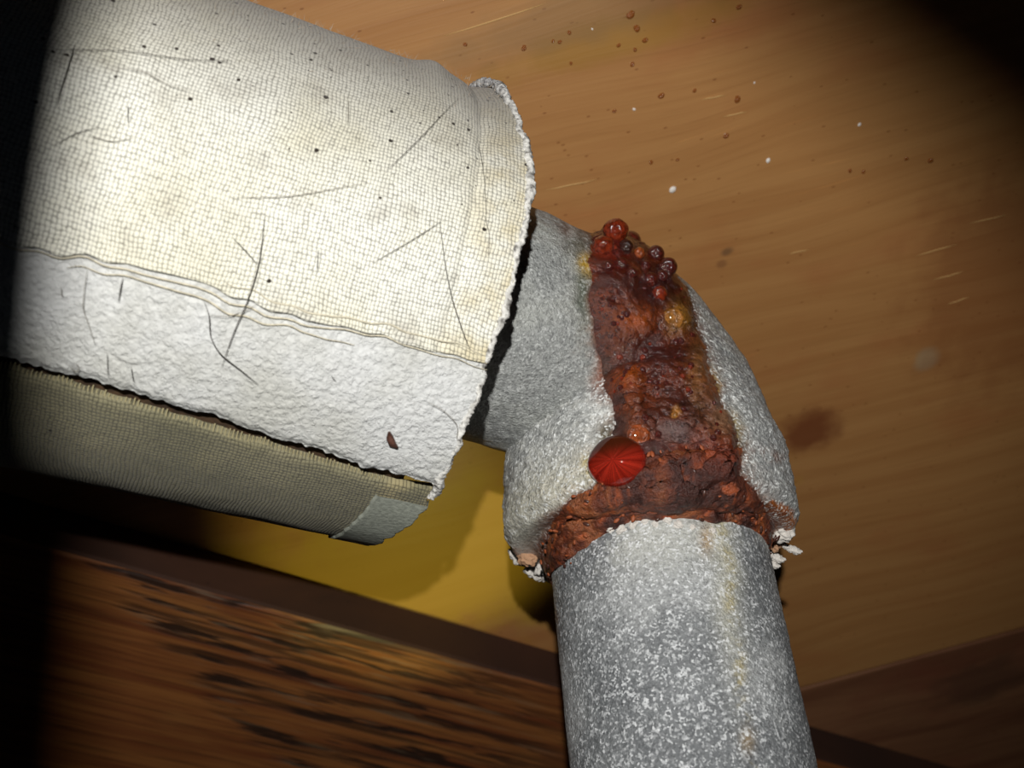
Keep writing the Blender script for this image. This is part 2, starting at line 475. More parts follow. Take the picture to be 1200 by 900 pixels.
for pl in jo.data.polygons:
    if abs(pl.normal.y) > .8: pl.material_index = 1
tag(jo, 'dark brown wooden joist with torn grain, crossing below the wrapped pipe', 'joist')

# ------------------------------------------------------------------ pipe wrap (insulation)
RI = .0668
CW = C0 = P(515, 382, .290)
QD = WD(unit((.935, -.250, -.290)))          # along the axis, to the open end
EU = WD((0, 1., 0)); vc = unit(CAM - C0)
EC = unit(vc - (vc @ QD) * QD)               # towards the camera
EU = np.cross(EC, QD)
if EU @ WD((0, 1, 0)) < 0: EU = -EU
def ins(s, th, r):                           # s metres back from the open end, th from the camera side up
    s, th, r = np.broadcast_arrays(s, th, r)
    return CW - s[..., None] * QD + r[..., None] * (np.cos(th)[..., None] * EC + np.sin(th)[..., None] * EU)
def on_ins(px, py, r=RI + .0012):
    d = unit(WD(((px - 600) / F, (450 - py) / F, -1.)))
    w = CAM - C0
    wp, dp = w - (w @ QD) * QD, d - (d @ QD) * QD
    a, b, c = dp @ dp, 2 * wp @ dp, wp @ wp - r * r
    disc = b * b - 4 * a * c
    t = (-b - math.sqrt(max(disc, 0))) / (2 * a)
    x = w + t * d
    return -(x @ QD), math.atan2(x @ EU, x @ EC)

D2R = math.pi / 180
SL = .50                                     # length of wrap built
wrap = thing('pipe_insulation', 'off-white canvas and paper wrapped pipe insulation, slit along its lower side', 'insulation', tuple(C0))
O = C0
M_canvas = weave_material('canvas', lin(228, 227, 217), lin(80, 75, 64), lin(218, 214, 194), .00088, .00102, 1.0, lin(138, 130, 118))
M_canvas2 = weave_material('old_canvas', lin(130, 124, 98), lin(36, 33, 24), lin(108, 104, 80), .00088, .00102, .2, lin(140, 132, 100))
M_paper = plaster_material()
M_edge = attr_material('torn_edge', (236, 234, 230), .6, .8, 1100., .6)
M_core = plain('dark_core', lin(70, 50, 30), .95, .5, 500.)

def s_samples(n_fine, s_fine):
    return np.concatenate([np.linspace(0, s_fine, n_fine), np.linspace(s_fine, SL, 24)[1:]])
def rim(th):                                 # uneven torn end
    p = np.stack([th * 3, th * 0, th * 0], -1)
    pull = .0068 * sstep(28 * math.pi / 180, 82 * math.pi / 180, th) + .0050 * sstep(-40 * math.pi / 180, -66 * math.pi / 180, th)
    return pull + .0012 * vnoise(p, 3) + .0007 * vnoise(p * 5, 4) + .0004 * vnoise(p * 14, 5)
def shell(name, th0f, th1f, nth, rf, mat, thick, parent, s_start=0., s_fine=.16, n_fine=420, rimf=rim):
    s = s_samples(n_fine, s_fine)
    s = s_start + s * (SL - s_start) / SL
    a, b = th0f(s), th1f(s)
    tt = np.linspace(0, 1, nth)
    TH = a[:, None] + (b - a)[:, None] * tt[None]
    S = s[:, None] + np.zeros_like(TH)
    S = S + rimf(TH) * np.exp(-S / .02)
    R = rf(S, TH)
    # borders turned in
    def pad(A, first, last, axis):
        return np.concatenate([first, A, last], axis)
    R2 = pad(R, R[:, :1] - thick, R[:, -1:] - thick, 1); S2 = pad(S, S[:, :1], S[:, -1:], 1); T2 = pad(TH, TH[:, :1], TH[:, -1:], 1)
    R2 = np.concatenate([R2[:1] - thick, R2], 0); S2 = np.concatenate([S2[:1], S2], 0); T2 = np.concatenate([T2[:1], T2], 0)
    V = ins(S2, T2, R2)
    uv = np.stack([S2, T2 * RI], -1)
    nu, nv = S2.shape
    return link(name, mesh(name, V, grid_faces(nu, nv), mat, True, uv=uv, origin=O), parent)

def line_on_wrap(pts):                       # an uneven line along the wrap through a few points
    q = sorted(on_ins(x, y) for x, y in pts)
    return lambda s: np.interp(s, [c[0] for c in q], [c[1] for c in q])
seam0 = line_on_wrap([(578, 431), (484, 404), (400, 383), (320, 361), (230, 335), (150, 317), (69, 299)])
hi0 = line_on_wrap([(512, 574), (431, 553), (320, 518), (261, 497), (165, 468), (69, 441)])
lo0 = line_on_wrap([(509, 580), (445, 569), (330, 531), (200, 492), (67, 449)])
def seam(s):                                 # lower edge of the upper canvas
    p = np.stack([s * 60, s * 0, s * 0], -1)
    return seam0(s) + .016 * vnoise(p, 21) + .010 * vnoise(p * 4, 22)
def slit_hi(s):
    p = np.stack([s * 200, s * 0, s * 0], -1)
    return hi0(s) + .008 * vnoise(p, 31) + .006 * vnoise(p * 4, 32)
def slit_lo(s):
    p = np.stack([s * 300, s * 0, s * 0], -1)
    return lo0(s) - .040 + .006 * vnoise(p, 41)

def canvas_r(S, TH):
    q = ins(S, TH, np.full_like(S, RI))
    r = RI + .0006 + .0006 * fbm(q, 45, 3, 50)
    r = r + .0016 * np.exp(-((S - .024) / .0035) ** 2) * sstep(45 * D2R, 75 * D2R, TH)           # pucker near the end
    r = r - .0013 * np.exp(-((S - .012) / .0045) ** 2) * sstep(30 * D2R, 70 * D2R, TH)
    r = r + .0016 * np.exp(-(S / .004) ** 2) * sstep(40 * D2R, 80 * D2R, TH)
    r = r - .0007 * np.exp(-((S - .0125) / .0012) ** 2)                                           # crease parallel to the end
    r = r + .0006 * np.exp(-((TH - seam(S)) * RI / .0015) ** 2)                                   # folded hem
    return r
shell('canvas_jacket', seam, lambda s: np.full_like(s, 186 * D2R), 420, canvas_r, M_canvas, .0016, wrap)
def paper_r(S, TH):
    q = ins(S, TH, np.full_like(S, RI))
    f = fbm(q, 520, 3, 60)
    r = RI + .0002 + .0005 * fbm(q, 45, 2, 50) + .00026 * np.maximum(f, 0) + .00022 * fbm(q, 900, 2, 62)
    r = r - .0014 * sstep(0., .012, TH - seam(S))
    return r - .0008 * np.exp(-((TH - slit_hi(S)) * RI / .0012) ** 2)
shell('paper_strip', slit_hi, lambda s: seam(s) + 5 * D2R, 260, paper_r, M_paper, .0045, wrap, n_fine=700)
def low_r(S, TH):
    q = ins(S, TH, np.full_like(S, RI))
    return RI - .0022 + .0006 * fbm(q, 45, 3, 70) - .0006 * np.exp(-((TH - slit_lo(S)) * RI / .001) ** 2)
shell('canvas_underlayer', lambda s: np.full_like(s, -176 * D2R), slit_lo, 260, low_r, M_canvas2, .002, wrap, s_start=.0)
# pale band round the end of the lower canvas
M_band = plain('pale_tape', lin(158, 162, 150), .7, .25, 900.)
s = np.linspace(-.0006, .0135, 40); th = np.linspace(-110, -41.5, 160) * D2R
S, TH = np.meshgrid(s, th, indexing='ij'); S = S + rim(TH) * np.exp(-np.abs(S) / .02) + .0002 * vnoise(np.stack([TH * 20, S * 0, S * 0], -1), 9) * (S > .012)
R = low_r(S, TH) + .0007; R[0] -= .003; R[-1] -= .0008
link('end_band', mesh('end_band', ins(S, TH, R), grid_faces(40, 160), M_band, True, origin=O), wrap)['label'] = 'pale grey-green band round the cut end'
# frayed threads along the slit
V, Fc = [], []
for sx in np.arange(.014, .15, .00088):
    a = float(slit_lo(np.array([sx]))[0]); w = .00024
    l = random.uniform(.006, .022)
    for (ds, dt, dr) in ((-w, -.03, -.0026), (w, -.03, -.0026), (w, -.03, -.0032), (-w, -.03, -.0032), (-w * .6, l, -.0030), (w * .6, l, -.0030), (w * .6, l, -.0037), (-w * .6, l, -.0037)):
        V.append(ins(np.array(sx + ds), np.array(a + dt), np.array(RI + dr)))
    k0 = len(V) - 8
    Fc += [tuple(k0 + i for i in f) for f in ((0, 1, 5, 4), (1, 2, 6, 5), (2, 3, 7, 6), (3, 0, 4, 7), (4, 5, 6, 7), (0, 3, 2, 1))]
o = link('frayed_threads', mesh('frayed_threads', V, Fc, plain('thread', lin(158, 148, 112), .9), False, origin=O), wrap); o['kind'] = 'stuff'
# torn edge around the open end
th = np.linspace(-37, 150, 900) * D2R; nb = 14
ph = np.linspace(0, 2 * math.pi, nb, endpoint=False)
TH, PH = np.meshgrid(th, ph, indexing='ij')
q = np.stack([TH * 40, np.cos(PH), np.sin(PH)], -1)
mr = .0009 * (1 + .7 * fbm(q, .22, 2, 80) + .6 * fbm(q, 4.3, 3, 83)) * (1 + .5 * sstep(50 * D2R, 85 * D2R, TH))
Sx = rim(TH) + .0003 - mr * np.cos(PH) * 1.0
Rx = RI + np.where(TH > seam(np.zeros(1))[0], .0002, -.0006) + mr * np.sin(PH) + .0016 * sstep(40 * D2R, 80 * D2R, TH)
V = ins(Sx, TH, Rx)
cc = mixc(np.ones(TH.shape + (3,)) * lin(206, 204, 198), lin(92, 88, 84), sstep(-.05, .4, fbm(q, 1.3, 3, 81)))
cc = mixc(cc, lin(150, 150, 158), .5 * sstep(45 * D2R, 80 * D2R, TH))
link('torn_edge', mesh('torn_edge', V, grid_faces(900, nb, True), M_edge, True, col=cc, origin=O), wrap)['label'] = 'ragged grey torn edge'
# core under the jackets
th = np.linspace(0, 2 * math.pi, 96, endpoint=False)
prof = [(.0085, .0415), (.0085, RI - .006), (.0105, RI - .0045), (SL, RI - .0045), (SL, .0415)]
V = np.stack([ins(np.full_like(th, a), th, np.full_like(th, b)) for a, b in prof])
link('insulation_core', mesh('insulation_core', V, grid_faces(len(prof), 96, True), M_core, True, origin=O), wrap)

# hairs and fibres lying on the wrap
M_hair = plain('dark_hair', lin(52, 46, 40), .7)
M_hair2 = plain('grey_fibre', lin(120, 112, 100), .8)
hairs = [[(88, 53), (80, 80), (72, 105), (67, 125)], [(44, 60), (144, 60), (219, 72), (272, 73)], [(144, 80), (172, 86), (194, 100), (222, 108)],
         [(66, 170), (90, 156), (117, 150)], [(103, 158), (130, 168), (158, 162)], [(537, 117), (500, 155), (475, 180), (450, 203)],
         [(310, 255), (305, 305), (292, 350), (275, 386), (260, 428)], [(239, 353), (246, 369), (246, 394), (258, 415), (283, 433), (303, 450)],
         [(247, 369), (267, 371), (286, 365), (300, 357)], [(144, 325), (139, 353)], [(103, 314), (100, 333), (97, 361), (103, 375), (112, 403)],
         [(154, 428), (157, 447)], [(514, 255), (520, 305), (528, 347), (542, 389), (550, 408)], [(520, 258), (481, 283), (437, 308)],
         [(567, 253), (574, 278), (571, 300)], [(373, 292), (371, 317)], [(500, 470), (520, 480), (537, 497), (535, 514)], [(272, 278), (286, 292), (303, 311)],
         [(72, 335), (73, 348)], [(126, 412), (127, 440)], [(82, 428), (90, 436), (94, 430), (88, 424)], [(388, 440), (394, 446)], [(408, 118), (407, 148)], [(150, 124), (150, 146)],
         [(430, 215), (340, 232), (270, 232)], [(560, 170), (566, 200), (569, 260)]]
for i, hp in enumerate(hairs):
    st_ = np.array([on_ins(*h_) for h_ in hp]); n = len(st_)
    t = np.linspace(0, n - 1, 4 * n); sm = np.stack([np.interp(t, np.arange(n), st_[:, c]) for c in (0, 1)], -1)
    for _ in range(3): sm[1:-1] = (sm[:-2] + 2 * sm[1:-1] + sm[2:]) / 4
    pts = ins(sm[:, 0], sm[:, 1], np.full(len(sm), RI + .0016) + .0003 * rng.standard_normal(len(sm)) * 0)
    heavy = i in (0, 6, 7, 9, 12)
    link('hair', tube_mesh('hair', pts, .00011 if heavy else .00007, M_hair if heavy or i % 2 else M_hair2, O, 5, True), wrap)
# double ridge of the hem
M_hem = plain('hem_cloth', lin(206, 198, 176), .85, .3, 900.)
for off, a0, a1 in ((-.012, .0, .12), (-.045, .03, .09), (.03, .0, .06)):
    s = np.linspace(a0 + .001, a1, 80)
    pts = ins(s, seam(s) + off + .012 * vnoise(np.stack([s * 90, s * 0, s * 0], -1), int(off * 1e3) + 60), np.full_like(s, RI + .0008))
    link('hem_thread', tube_mesh('hem_thread', pts, .00022, M_hem, O, 6, True), wrap)
# lint along the top silhouette, too many to count
V, Fc = [], []
for _ in range(520):
    s0 = random.uniform(.004, .13); t0 = random.gauss(82, 16) * D2R
    a = ins(np.array(s0), np.array(t0), np.array(RI + .0008)); l = random.uniform(.0008, .0026)
    d = unit(rng.standard_normal(3) * .7 + (math.cos(t0) * EC + math.sin(t0) * EU) * .6) * l
    e = unit(np.cross(d, (.2, .4, .9))) * .00006
    V += [a - e, a + e, a + d]; Fc.append((len(V) - 3, len(V) - 2, len(V) - 1))
o = link('lint', mesh('lint', V, Fc, plain('lint_fibre', lin(150, 136, 120), .9), False, origin=O), wrap); o['kind'] = 'stuff'

# brown flake stuck on the paper strip
M_flake = plain('brown_flake', lin(92, 58, 46), .6, .4, 1500.)
s0 = on_ins(460, 517)
fp = ins(np.array(s0[0]), np.array(s0[1]), np.array(RI + .0010))
pts = [ins(np.array(on_ins(x, y)[0]), np.array(on_ins(x, y)[1]), np.array(RI + .0009)) for x, y in ((456, 507), (457, 514), (460, 521), (466, 526))]
o = link('flake', tube_mesh('flake', pts, .0009, M_flake, fp, 8, True), None, tuple(fp))
tag(o, 'small curved brown flake stuck on the white paper strip', 'flake')

# ------------------------------------------------------------------ pipes and elbow
UPW = np.array((0., 0, 1))
PM = P(762, 634, .286)                       # centre of the elbow's lower mouth
QDn = QD
CI = C0; C0 = P(527, 362, .290)            # the carried pipe sits high in the wrap
w0 = C0 - PM                                 # closest approach of the two axes
b = QDn @ UPW; d1 = QDn @ w0; e1 = UPW @ w0; den = 1 - b * b
sc_, tc_ = (b * e1 - d1) / den, (e1 - b * d1) / den
CORN = ((C0 + QDn * sc_) + (PM + UPW * tc_)) / 2
T1, T2 = unit(CORN - C0), unit(PM - CORN)
RB = .023
phi = math.acos(np.clip(T1 @ T2, -1, 1)); tl = RB * math.tan(phi / 2)
path = [C0 - T1 * .005 + T1 * x for x in np.linspace(0, np.linalg.norm(CORN - C0) + .005 - tl, 90, endpoint=False)]
A0 = CORN - T1 * tl
nrm = unit(T2 - (T2 @ T1) * T1)
cen = A0 + nrm * RB
for x in np.linspace(0, phi, 110, endpoint=False):
    path.append(cen - nrm * RB * math.cos(x) + T1 * RB * math.sin(x))
B0 = CORN + T2 * tl
for x in np.linspace(0, np.linalg.norm(PM - B0), 90):
    path.append(B0 + T2 * x)
path = np.array(path); N1 = len(path)
seg = np.r_[0, np.cumsum(np.linalg.norm(np.diff(path, axis=0), axis=1))]; dm = seg[-1] - seg
tan = np.gradient(path, axis=0); tan /= np.linalg.norm(tan, axis=1)[:, None]
bn = unit(np.cross(T1, T2))                  # constant binormal: planar path
NA = 460
ang = np.linspace(0, 2 * math.pi, NA, endpoint=False)
cent, nn, rr, zz = [], [], [], []
for k in range(N1):
    d = dm[k]
    r = .0352 + (.0418 - .0352) * float(sstep(.052, .018, d))
    r -= .0022 * float(sstep(.0035, 0, d))
    cent.append(path[k]); nn.append(np.cross(bn, tan[k])); rr.append(r); zz.append(d)
n_end = nn[-1]; t_end = tan[-1]
for (dd, r) in [(.0007, .0390), (.0010, .0375), (.0010, .0358), (.0008, .0345), (.0010, .0335), (.0020, .0325), (.0035, .0318), (.005, .0312), (.0065, .0307), (.008, .0303), (.009, .0300), (.010, .0290)]:
    cent.append(path[-1] + t_end * dd); nn.append(n_end); rr.append(r); zz.append(-dd)
cent, nn, rr, zz = np.array(cent), np.array(nn), np.array(rr), np.array(zz)
# refine the mouth rings
def refine(A, n0, m):
    tail = A[n0 - 1:]; x = np.arange(len(tail)); xi = np.linspace(0, len(tail) - 1, m)
    if A.ndim == 1: t = np.interp(xi, x, tail)
    else: t = np.stack([np.interp(xi, x, tail[:, c]) for c in range(A.shape[1])], -1)
    return np.concatenate([A[:n0 - 1], t])
cent, nn, rr, zz = (refine(A, N1, 70) for A in (cent, nn, rr, zz))
NS = len(rr)
DIR = np.cos(ang)[None, :, None] * nn[:, None, :] + np.sin(ang)[None, :, None] * bn[None, None, :]
base = cent[:, None, :] + DIR * rr[:, None, None]
Z = zz[:, None] + np.zeros((NS, NA))
# a wandering shoulder line for the bell and uneven cast skin
bell = sstep(.040, .030, Z + .004 * fbm(base, 60, 2, 90)) * (Z > .0)
disp = .0012 * fbm(base, 38, 3, 91) + .00035 * fbm(base, 260, 3, 92) + bell * (.0006 * fbm(base, 200, 3, 93) + .0004 * fbm(base, 700, 2, 95))
lipz = np.exp(-((Z - .001) / .006) ** 2)
disp += lipz * (.0012 * fbm(base, 110, 3, 94))
EV = base + DIR * disp[..., None]
du = np.gradient(EV, axis=0); dv = np.roll(EV, -1, 1) - np.roll(EV, 1, 1)
EN = np.cross(dv, du); EN /= np.linalg.norm(EN, axis=2)[..., None] + 1e-12
if np.mean(np.sum(EN[:200] * DIR[:200], -1)) < 0: EN = -EN
EX, EY, ED = pix(EV)
view = CAM - EV; view /= np.linalg.norm(view, axis=2)[..., None]
facing = np.sum(EN * view, -1)
warp = 9 * np.stack([fbm(EV, 150, 4, 100), fbm(EV, 150, 4, 101)], -1)
WX, WY = EX + warp[..., 0], EY + warp[..., 1]

CRUST = [(690, 275), (700, 258), (718, 250), (735, 255), (752, 258), (762, 275), (770, 290), (782, 300), (794, 318), (802, 333), (810, 350), (818, 375), (824, 405), (832, 432),
         (846, 470), (862, 500), (872, 530), (868, 548), (760, 552), (705, 560), (697, 545), (702, 530), (716, 520), (722, 500), (718, 480), (706, 440), (697, 410), (692, 370), (690, 330), (694, 300)]
RING = [(700, 562), (740, 528), (800, 522), (850, 518), (873, 522), (868, 552), (884, 572), (897, 590), (906, 615), (907, 650), (904, 668), (894, 645), (872, 628), (850, 620), (830, 624),
        (800, 612), (775, 616), (745, 614), (715, 624), (692, 642), (670, 664), (657, 690), (650, 706), (643, 680), (640, 640), (650, 610), (668, 585), (690, 570)]
ORANGE_R = [(888, 600), (905, 588), (930, 595), (935, 612), (925, 628), (908, 640), (900, 655), (895, 625)]
PINK_L = [(590, 642), (605, 640), (640, 650), (646, 690), (635, 690), (615, 672), (595, 662)]
front = facing > -.4
dC = np.where(front, polydist(CRUST, WX, WY), -99); dR = np.where(front, polydist(RING, WX, WY), -99)

grain = fbm(EV, 55, 4, 110); fine = fbm(EV, 420, 3, 111)
ecol = np.ones(EV.shape) * lin(150, 152, 150)
ecol = mixc(ecol, lin(176, 178, 172), .75 * sstep(-.15, .35, grain))
ecol = mixc(ecol, lin(150, 152, 156), bell * .5)
ecol = mixc(ecol, lin(214, 214, 208), bell * (.25 + .75 * sstep(-.1, .35, fine)) * .75)
near_lip = np.exp(-((Z - .004) / .009) ** 2) * (EX < 720)
ecol = mixc(ecol, lin(216, 210, 186), near_lip * .6)
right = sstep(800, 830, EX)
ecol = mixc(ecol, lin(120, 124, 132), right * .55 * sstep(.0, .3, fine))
# the greenish shade of verdigris and the yellow deposit left of the crust
def spotm(x, y, rx, ry): return np.exp(-(((WX - x) / rx) ** 2 + ((WY - y) / ry) ** 2)) * (facing > -.2)
halo = np.exp(np.minimum(np.maximum(dC, dR), 0) / 9.)
ecol = mixc(ecol, lin(140, 92, 56), .7 * halo * sstep(-.5, .4, fine + grain)); ecol = mixc(ecol, lin(92, 50, 32), .85 * np.exp(np.minimum(np.maximum(dC, dR), 0) / 2.5))
ecol = mixc(ecol, lin(74, 84, 66), .85 * spotm(682, 340, 9, 45)); ecol = mixc(ecol, lin(88, 84, 66), .8 * spotm(676, 285, 14, 12))
ecol = mixc(ecol, lin(190, 150, 40), .95 * spotm(687, 311, 9, 11)); ecol = mixc(ecol, lin(86, 52, 34), .8 * spotm(690, 268, 12, 10))
ecol = mixc(ecol, lin(150, 92, 70), .7 * spotm(703, 440, 9, 26)); ecol = mixc(ecol, lin(196, 152, 66), .8 * spotm(836, 462, 7, 26))
ecol = mixc(ecol, lin(170, 150, 90), .75 * spotm(858, 508, 12, 22)); ecol = mixc(ecol, lin(96, 66, 52), .9 * spotm(662, 268, 10, 10)); ecol = mixc(ecol, lin(210, 206, 200), .7 * spotm(668, 268, 4, 7))
ecol = mixc(ecol, lin(48, 54, 40), .9 * spotm(806, 343, 8, 16))
ecol = mixc(ecol, lin(232, 234, 230), .8 * spotm(702, 478, 16, 8)); ecol = mixc(ecol, lin(92, 78, 48), .9 * spotm(712, 510, 10, 16))
ecol = mixc(ecol, lin(196, 170, 60), .8 * spotm(692, 548, 8, 10))
dO = np.where(front, polydist(ORANGE_R, WX, WY), -99); dP = np.where(front, polydist(PINK_L, WX, WY), -99)
ecol = mixc(ecol, lin(226, 218, 206), .9 * sstep(-14, 2, dP)); ecol = mixc(ecol, lin(196, 120, 70), .75 * sstep(0, 9, dP) * sstep(-.15, .25, grain + .3 * fine))
ecol = mixc(ecol, lin(186, 104, 30), .95 * sstep(-3, 4, dO + 5 * fine)); ecol = mixc(ecol, lin(120, 52, 18), .6 * sstep(2, 8, dO) * sstep(0, .3, fine))
ecol = mixc(ecol, lin(140, 84, 52), .55 * spotm(905, 535, 22, 8) * sstep(-.1, .2, fine))
low = sstep(.0015, -.002, Z)                 # rust in the joint under the lip
ecol = mixc(ecol, lin(104, 54, 30), low * sstep(-30, -2, np.maximum(dR, dC)))

elbow = thing('pipe_elbow', 'corroded galvanised pipe elbow with a rust crust between the two pipes', 'pipe fitting', tuple(PM))
M_zinc = attr_material('zinc_skin', (244, 246, 244), .9, .45, 1500., 1., .45, .95, .5, .55)
ecol = np.concatenate([ecol, (.35 + .65 * np.maximum(bell, sstep(740, 800, EX)))[..., None]], -1)
OE = PM
efaces = grid_faces(NS, NA, True)
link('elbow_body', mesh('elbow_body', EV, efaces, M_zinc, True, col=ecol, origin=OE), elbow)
bvh0 = BVHTree.FromPolygons([tuple(v) for v in EV.reshape(-1, 3)], [tuple(f) for f in efaces.tolist()])
def hit(px, py, bvh=None):
    bvh = bvh or bvh0
    d = Vector(unit(P(px, py, 1.) - CAM))
    l, n, i, t = bvh.ray_cast(Vector(CAM), d)
    if l is None:                            # just off the silhouette: nearest skin
        l, n, i, t = bvh.find_nearest(Vector(P(px, py, .305)))
    l, n = np.array(l), np.array(n)
    if n @ (CAM - l) < 0 : n = -n
    return l, n

def crust(name, dmap, hgt, colf, mat, lumps=(), noise=(.0012, 120), fine_amp=.0004):
    keep = dmap > -1.5
    fq = efaces; fm = keep.reshape(-1)[fq].all(1); fq = fq[fm]
    used = np.unique(fq); remap = -np.ones(NS * NA, int); remap[used] = np.arange(len(used))
    v = EV.reshape(-1, 3)[used]; n = EN.reshape(-1, 3)[used]; d = dmap.reshape(-1)[used]
    x, y = EX.reshape(-1)[used], EY.reshape(-1)[used]
    ramp = sstep(-1.5, 19, d)
    t = hgt * ramp + noise[0] * ramp * fbm(v, noise[1], 3, 120) + fine_amp * ramp * fbm(v, 520, 3, 121)
    for (lx, ly, lr, lh) in lumps:
        t += ramp * lh * np.exp(-(((x - lx) ** 2 + (y - ly) ** 2) / (lr * lr)))
    t = np.maximum(t, -.0002) - .0003 * (d < .3)
    vv = v + n * t[:, None]
    col = colf(v, x, y, d)
    global skin
    skin = BVHTree.FromPolygons([tuple(a_) for a_ in vv], [tuple(f) for f in remap[fq].tolist()])
    return link(name, mesh(name, vv, remap[fq], mat, True, col=col, origin=OE), elbow)

def wet_col(v, x, y, d):
    a = fbm(v, 130, 4, 130); b_ = fbm(v, 420, 3, 131)
    c = np.ones(v.shape) * lin(84, 34, 20)
    c = mixc(c, lin(130, 58, 26), sstep(-.1, .4, a)); c = mixc(c, lin(48, 18, 14), sstep(.0, .4, -a) * .8)
    def sp(X, Y, rx, ry, k, am):
        nonlocal c
        wx, wy = x + 6 * a, y + 6 * b_
        c = mixc(c, lin(*k), am * np.exp(-(((wx - X) / rx) ** 2 + ((wy - Y) / ry) ** 2)))
    sp(838, 420, 22, 60, (158, 96, 58), .9); sp(815, 440, 10, 40, (166, 112, 60), .7); sp(845, 495, 16, 20, (172, 128, 96), .9)
    sp(738, 378, 24, 16, (196, 92, 26), .95); sp(790, 378, 12, 16, (196, 136, 50), .95); sp(742, 448, 14, 11, (204, 98, 22), .95)
    sp(740, 484, 12, 14, (150, 72, 24), .8); sp(746, 508, 16, 10, (170, 82, 30), .9); sp(720, 400, 18, 26, (128, 62, 30), .7)
    sp(775, 425, 26, 32, (84, 38, 34), .8); sp(770, 470, 14, 18, (128, 64, 36), .6); sp(708, 440, 9, 30, (92, 60, 44), .7)
    sp(788, 508, 24, 12, (118, 96, 92), .85); sp(790, 486, 5, 5, (224, 150, 70), 1.); sp(830, 530, 36, 16, (138, 62, 38), .9)
    sp(715, 300, 18, 26, (128, 34, 14), .9); sp(745, 345, 30, 16, (78, 36, 28), .7); sp(770, 545, 50, 12, (96, 44, 34), .8); sp(710, 528, 8, 10, (110, 60, 28), .8)
    return c * (.55 + .25 * b_)[:, None]
M_wet = rust_material('wet_rust', .22, .8, .0011)
M_dry = rust_material('flaky_rust', .5, .25, .0016)
lumps = [(720, 285, 20, .0012), (746, 285, 18, .001), (768, 310, 16, .001), (782, 325, 14, .0008), (738, 378, 20, .0015), (790, 376, 14, .0020), (742, 448, 13, .0018),
         (746, 505, 16, .0022), (775, 430, 22, .0012), (735, 330, 14, .0015), (740, 480, 12, .001)]
cr = crust('rust_crust', dC, .0018, wet_col, M_wet, lumps, (.0014, 150), .0005)
wet_skin = skin
cr['label'] = 'glossy dark red and amber rust crust'
def ring_col(v, x, y, d):
    rel = v - PM; z = rel @ UPW; A = np.arctan2(rel @ WD((0, 0, 1.)), rel @ WD((1., 0, 0)))
    rad = np.linalg.norm(rel - z[:, None] * UPW, axis=1)
    q = np.stack([A * 6, (z - rad) * 420, z * 0], -1)
    a = fbm(q, 1., 4, 140); b_ = fbm(v, 480, 3, 141)
    c = np.ones(v.shape) * lin(116, 56, 32)
    c = mixc(c, lin(66, 30, 22), sstep(.0, .3, a) * .9); c = mixc(c, lin(162, 92, 48), sstep(.0, .35, -a) * .8)
    c = mixc(c, lin(176, 84, 36), sstep(.2, .45, b_) * .6); c = mixc(c, lin(60, 50, 52), .75 * np.exp(-(((x - 770) / 40) ** 2 + ((y - 562) / 10) ** 2)) * sstep(-.2, .2, b_))
    c = mixc(c, lin(126, 52, 30), .8 * np.exp(-(((x - 845) / 34) ** 2 + ((y - 538) / 14) ** 2)))
    return c * (.82 + .3 * b_)[:, None]
rg = crust('rust_ring', dR, .0022, ring_col, M_dry, [(790, 590, 60, .0012), (850, 545, 20, .0012), (680, 620, 18, .001)], (.0018, 190), .0009)
rg['label'] = 'flaky reddish brown rust ring in the joint'

# beads of rust and amber nodules on the crust
def bead_mat(name, c, rough=.12):
    k = NT(name); n = k.noise(k.coord('Object'), 2.2, 3.)
    cc = k.mix(k.maprange(n, .35, .65), lin(*c), lin(*c) * .45)
    return k.out(cc, rough, k.bump(n, .3, .1), Coat_Weight=1., Coat_Roughness=.05, Subsurface_Weight=.0)
BM = {'dark': bead_mat('dark_bead', (84, 30, 20)), 'red': bead_mat('red_bead', (128, 44, 20)), 'orange': bead_mat('orange_bead', (150, 70, 26), .3), 'amber': bead_mat('amber_bead', (160, 104, 44), .25), 'black': bead_mat('black_bead', (60, 28, 18))}
BME = {k: blob_mesh('rust_bead', m, i, .10, 3) for i, (k, m) in enumerate(BM.items())}
for (x, y, r, kind, lift) in [(716, 264, 16, 'dark', .75), (720, 276, 15, 'red', .9), (746, 270, 15, 'dark', .75), (707, 290, 13, 'red', .6), (747, 298, 7, 'orange', .9), (767, 300, 10, 'dark', .9), (781, 314, 11, 'dark', .8),
                              (775, 325, 7, 'dark', .8), (762, 328, 9, 'dark', .6), (754, 284, 8, 'dark', .9), (773, 344, 9, 'red', .5), (733, 291, 9, 'black', .8), (789, 375, 13, 'amber', .2), (742, 450, 12, 'orange', .1),
                              (749, 509, 12, 'orange', .2), (790, 487, 4, 'amber', .6), (728, 310, 8, 'dark', .6), (712, 312, 7, 'dark', .5), (740, 320, 7, 'dark', .6), (757, 312, 6, 'dark', .7), (700, 281, 6, 'dark', .5), (735, 263, 7, 'dark', .8)]:
    l, n = hit(x, y, wet_skin); s = r * .29 / F
    o = link('rust_bead', BME[kind], cr)
    orient(o, tuple(l + n * (s * (lift - .5)) - OE), n, (s, s, s * (.45 if kind in ('orange', 'amber') and r > 9 else .95)), random.uniform(0, 6))
# tiny wet beads scattered over the crust
cand = np.argwhere((dC > 6) & (facing > .1) & (np.hypot(EX - 789, EY - 375) > 24) & (np.hypot(EX - 749, EY - 509) > 20))
for i, kk in enumerate(rng.choice(len(cand), 70, replace=False)):
    a, b_ = cand[kk]; l, n = hit(EX[a, b_], EY[a, b_], wet_skin); s = random.uniform(1.4, 4.2) * .28 / F
    o = link('rust_bead', BME['dark' if i % 4 else 'red'], cr)
    orient(o, tuple(l + n * s * .2 - OE), n, (s, s, s * .8), random.uniform(0, 6))
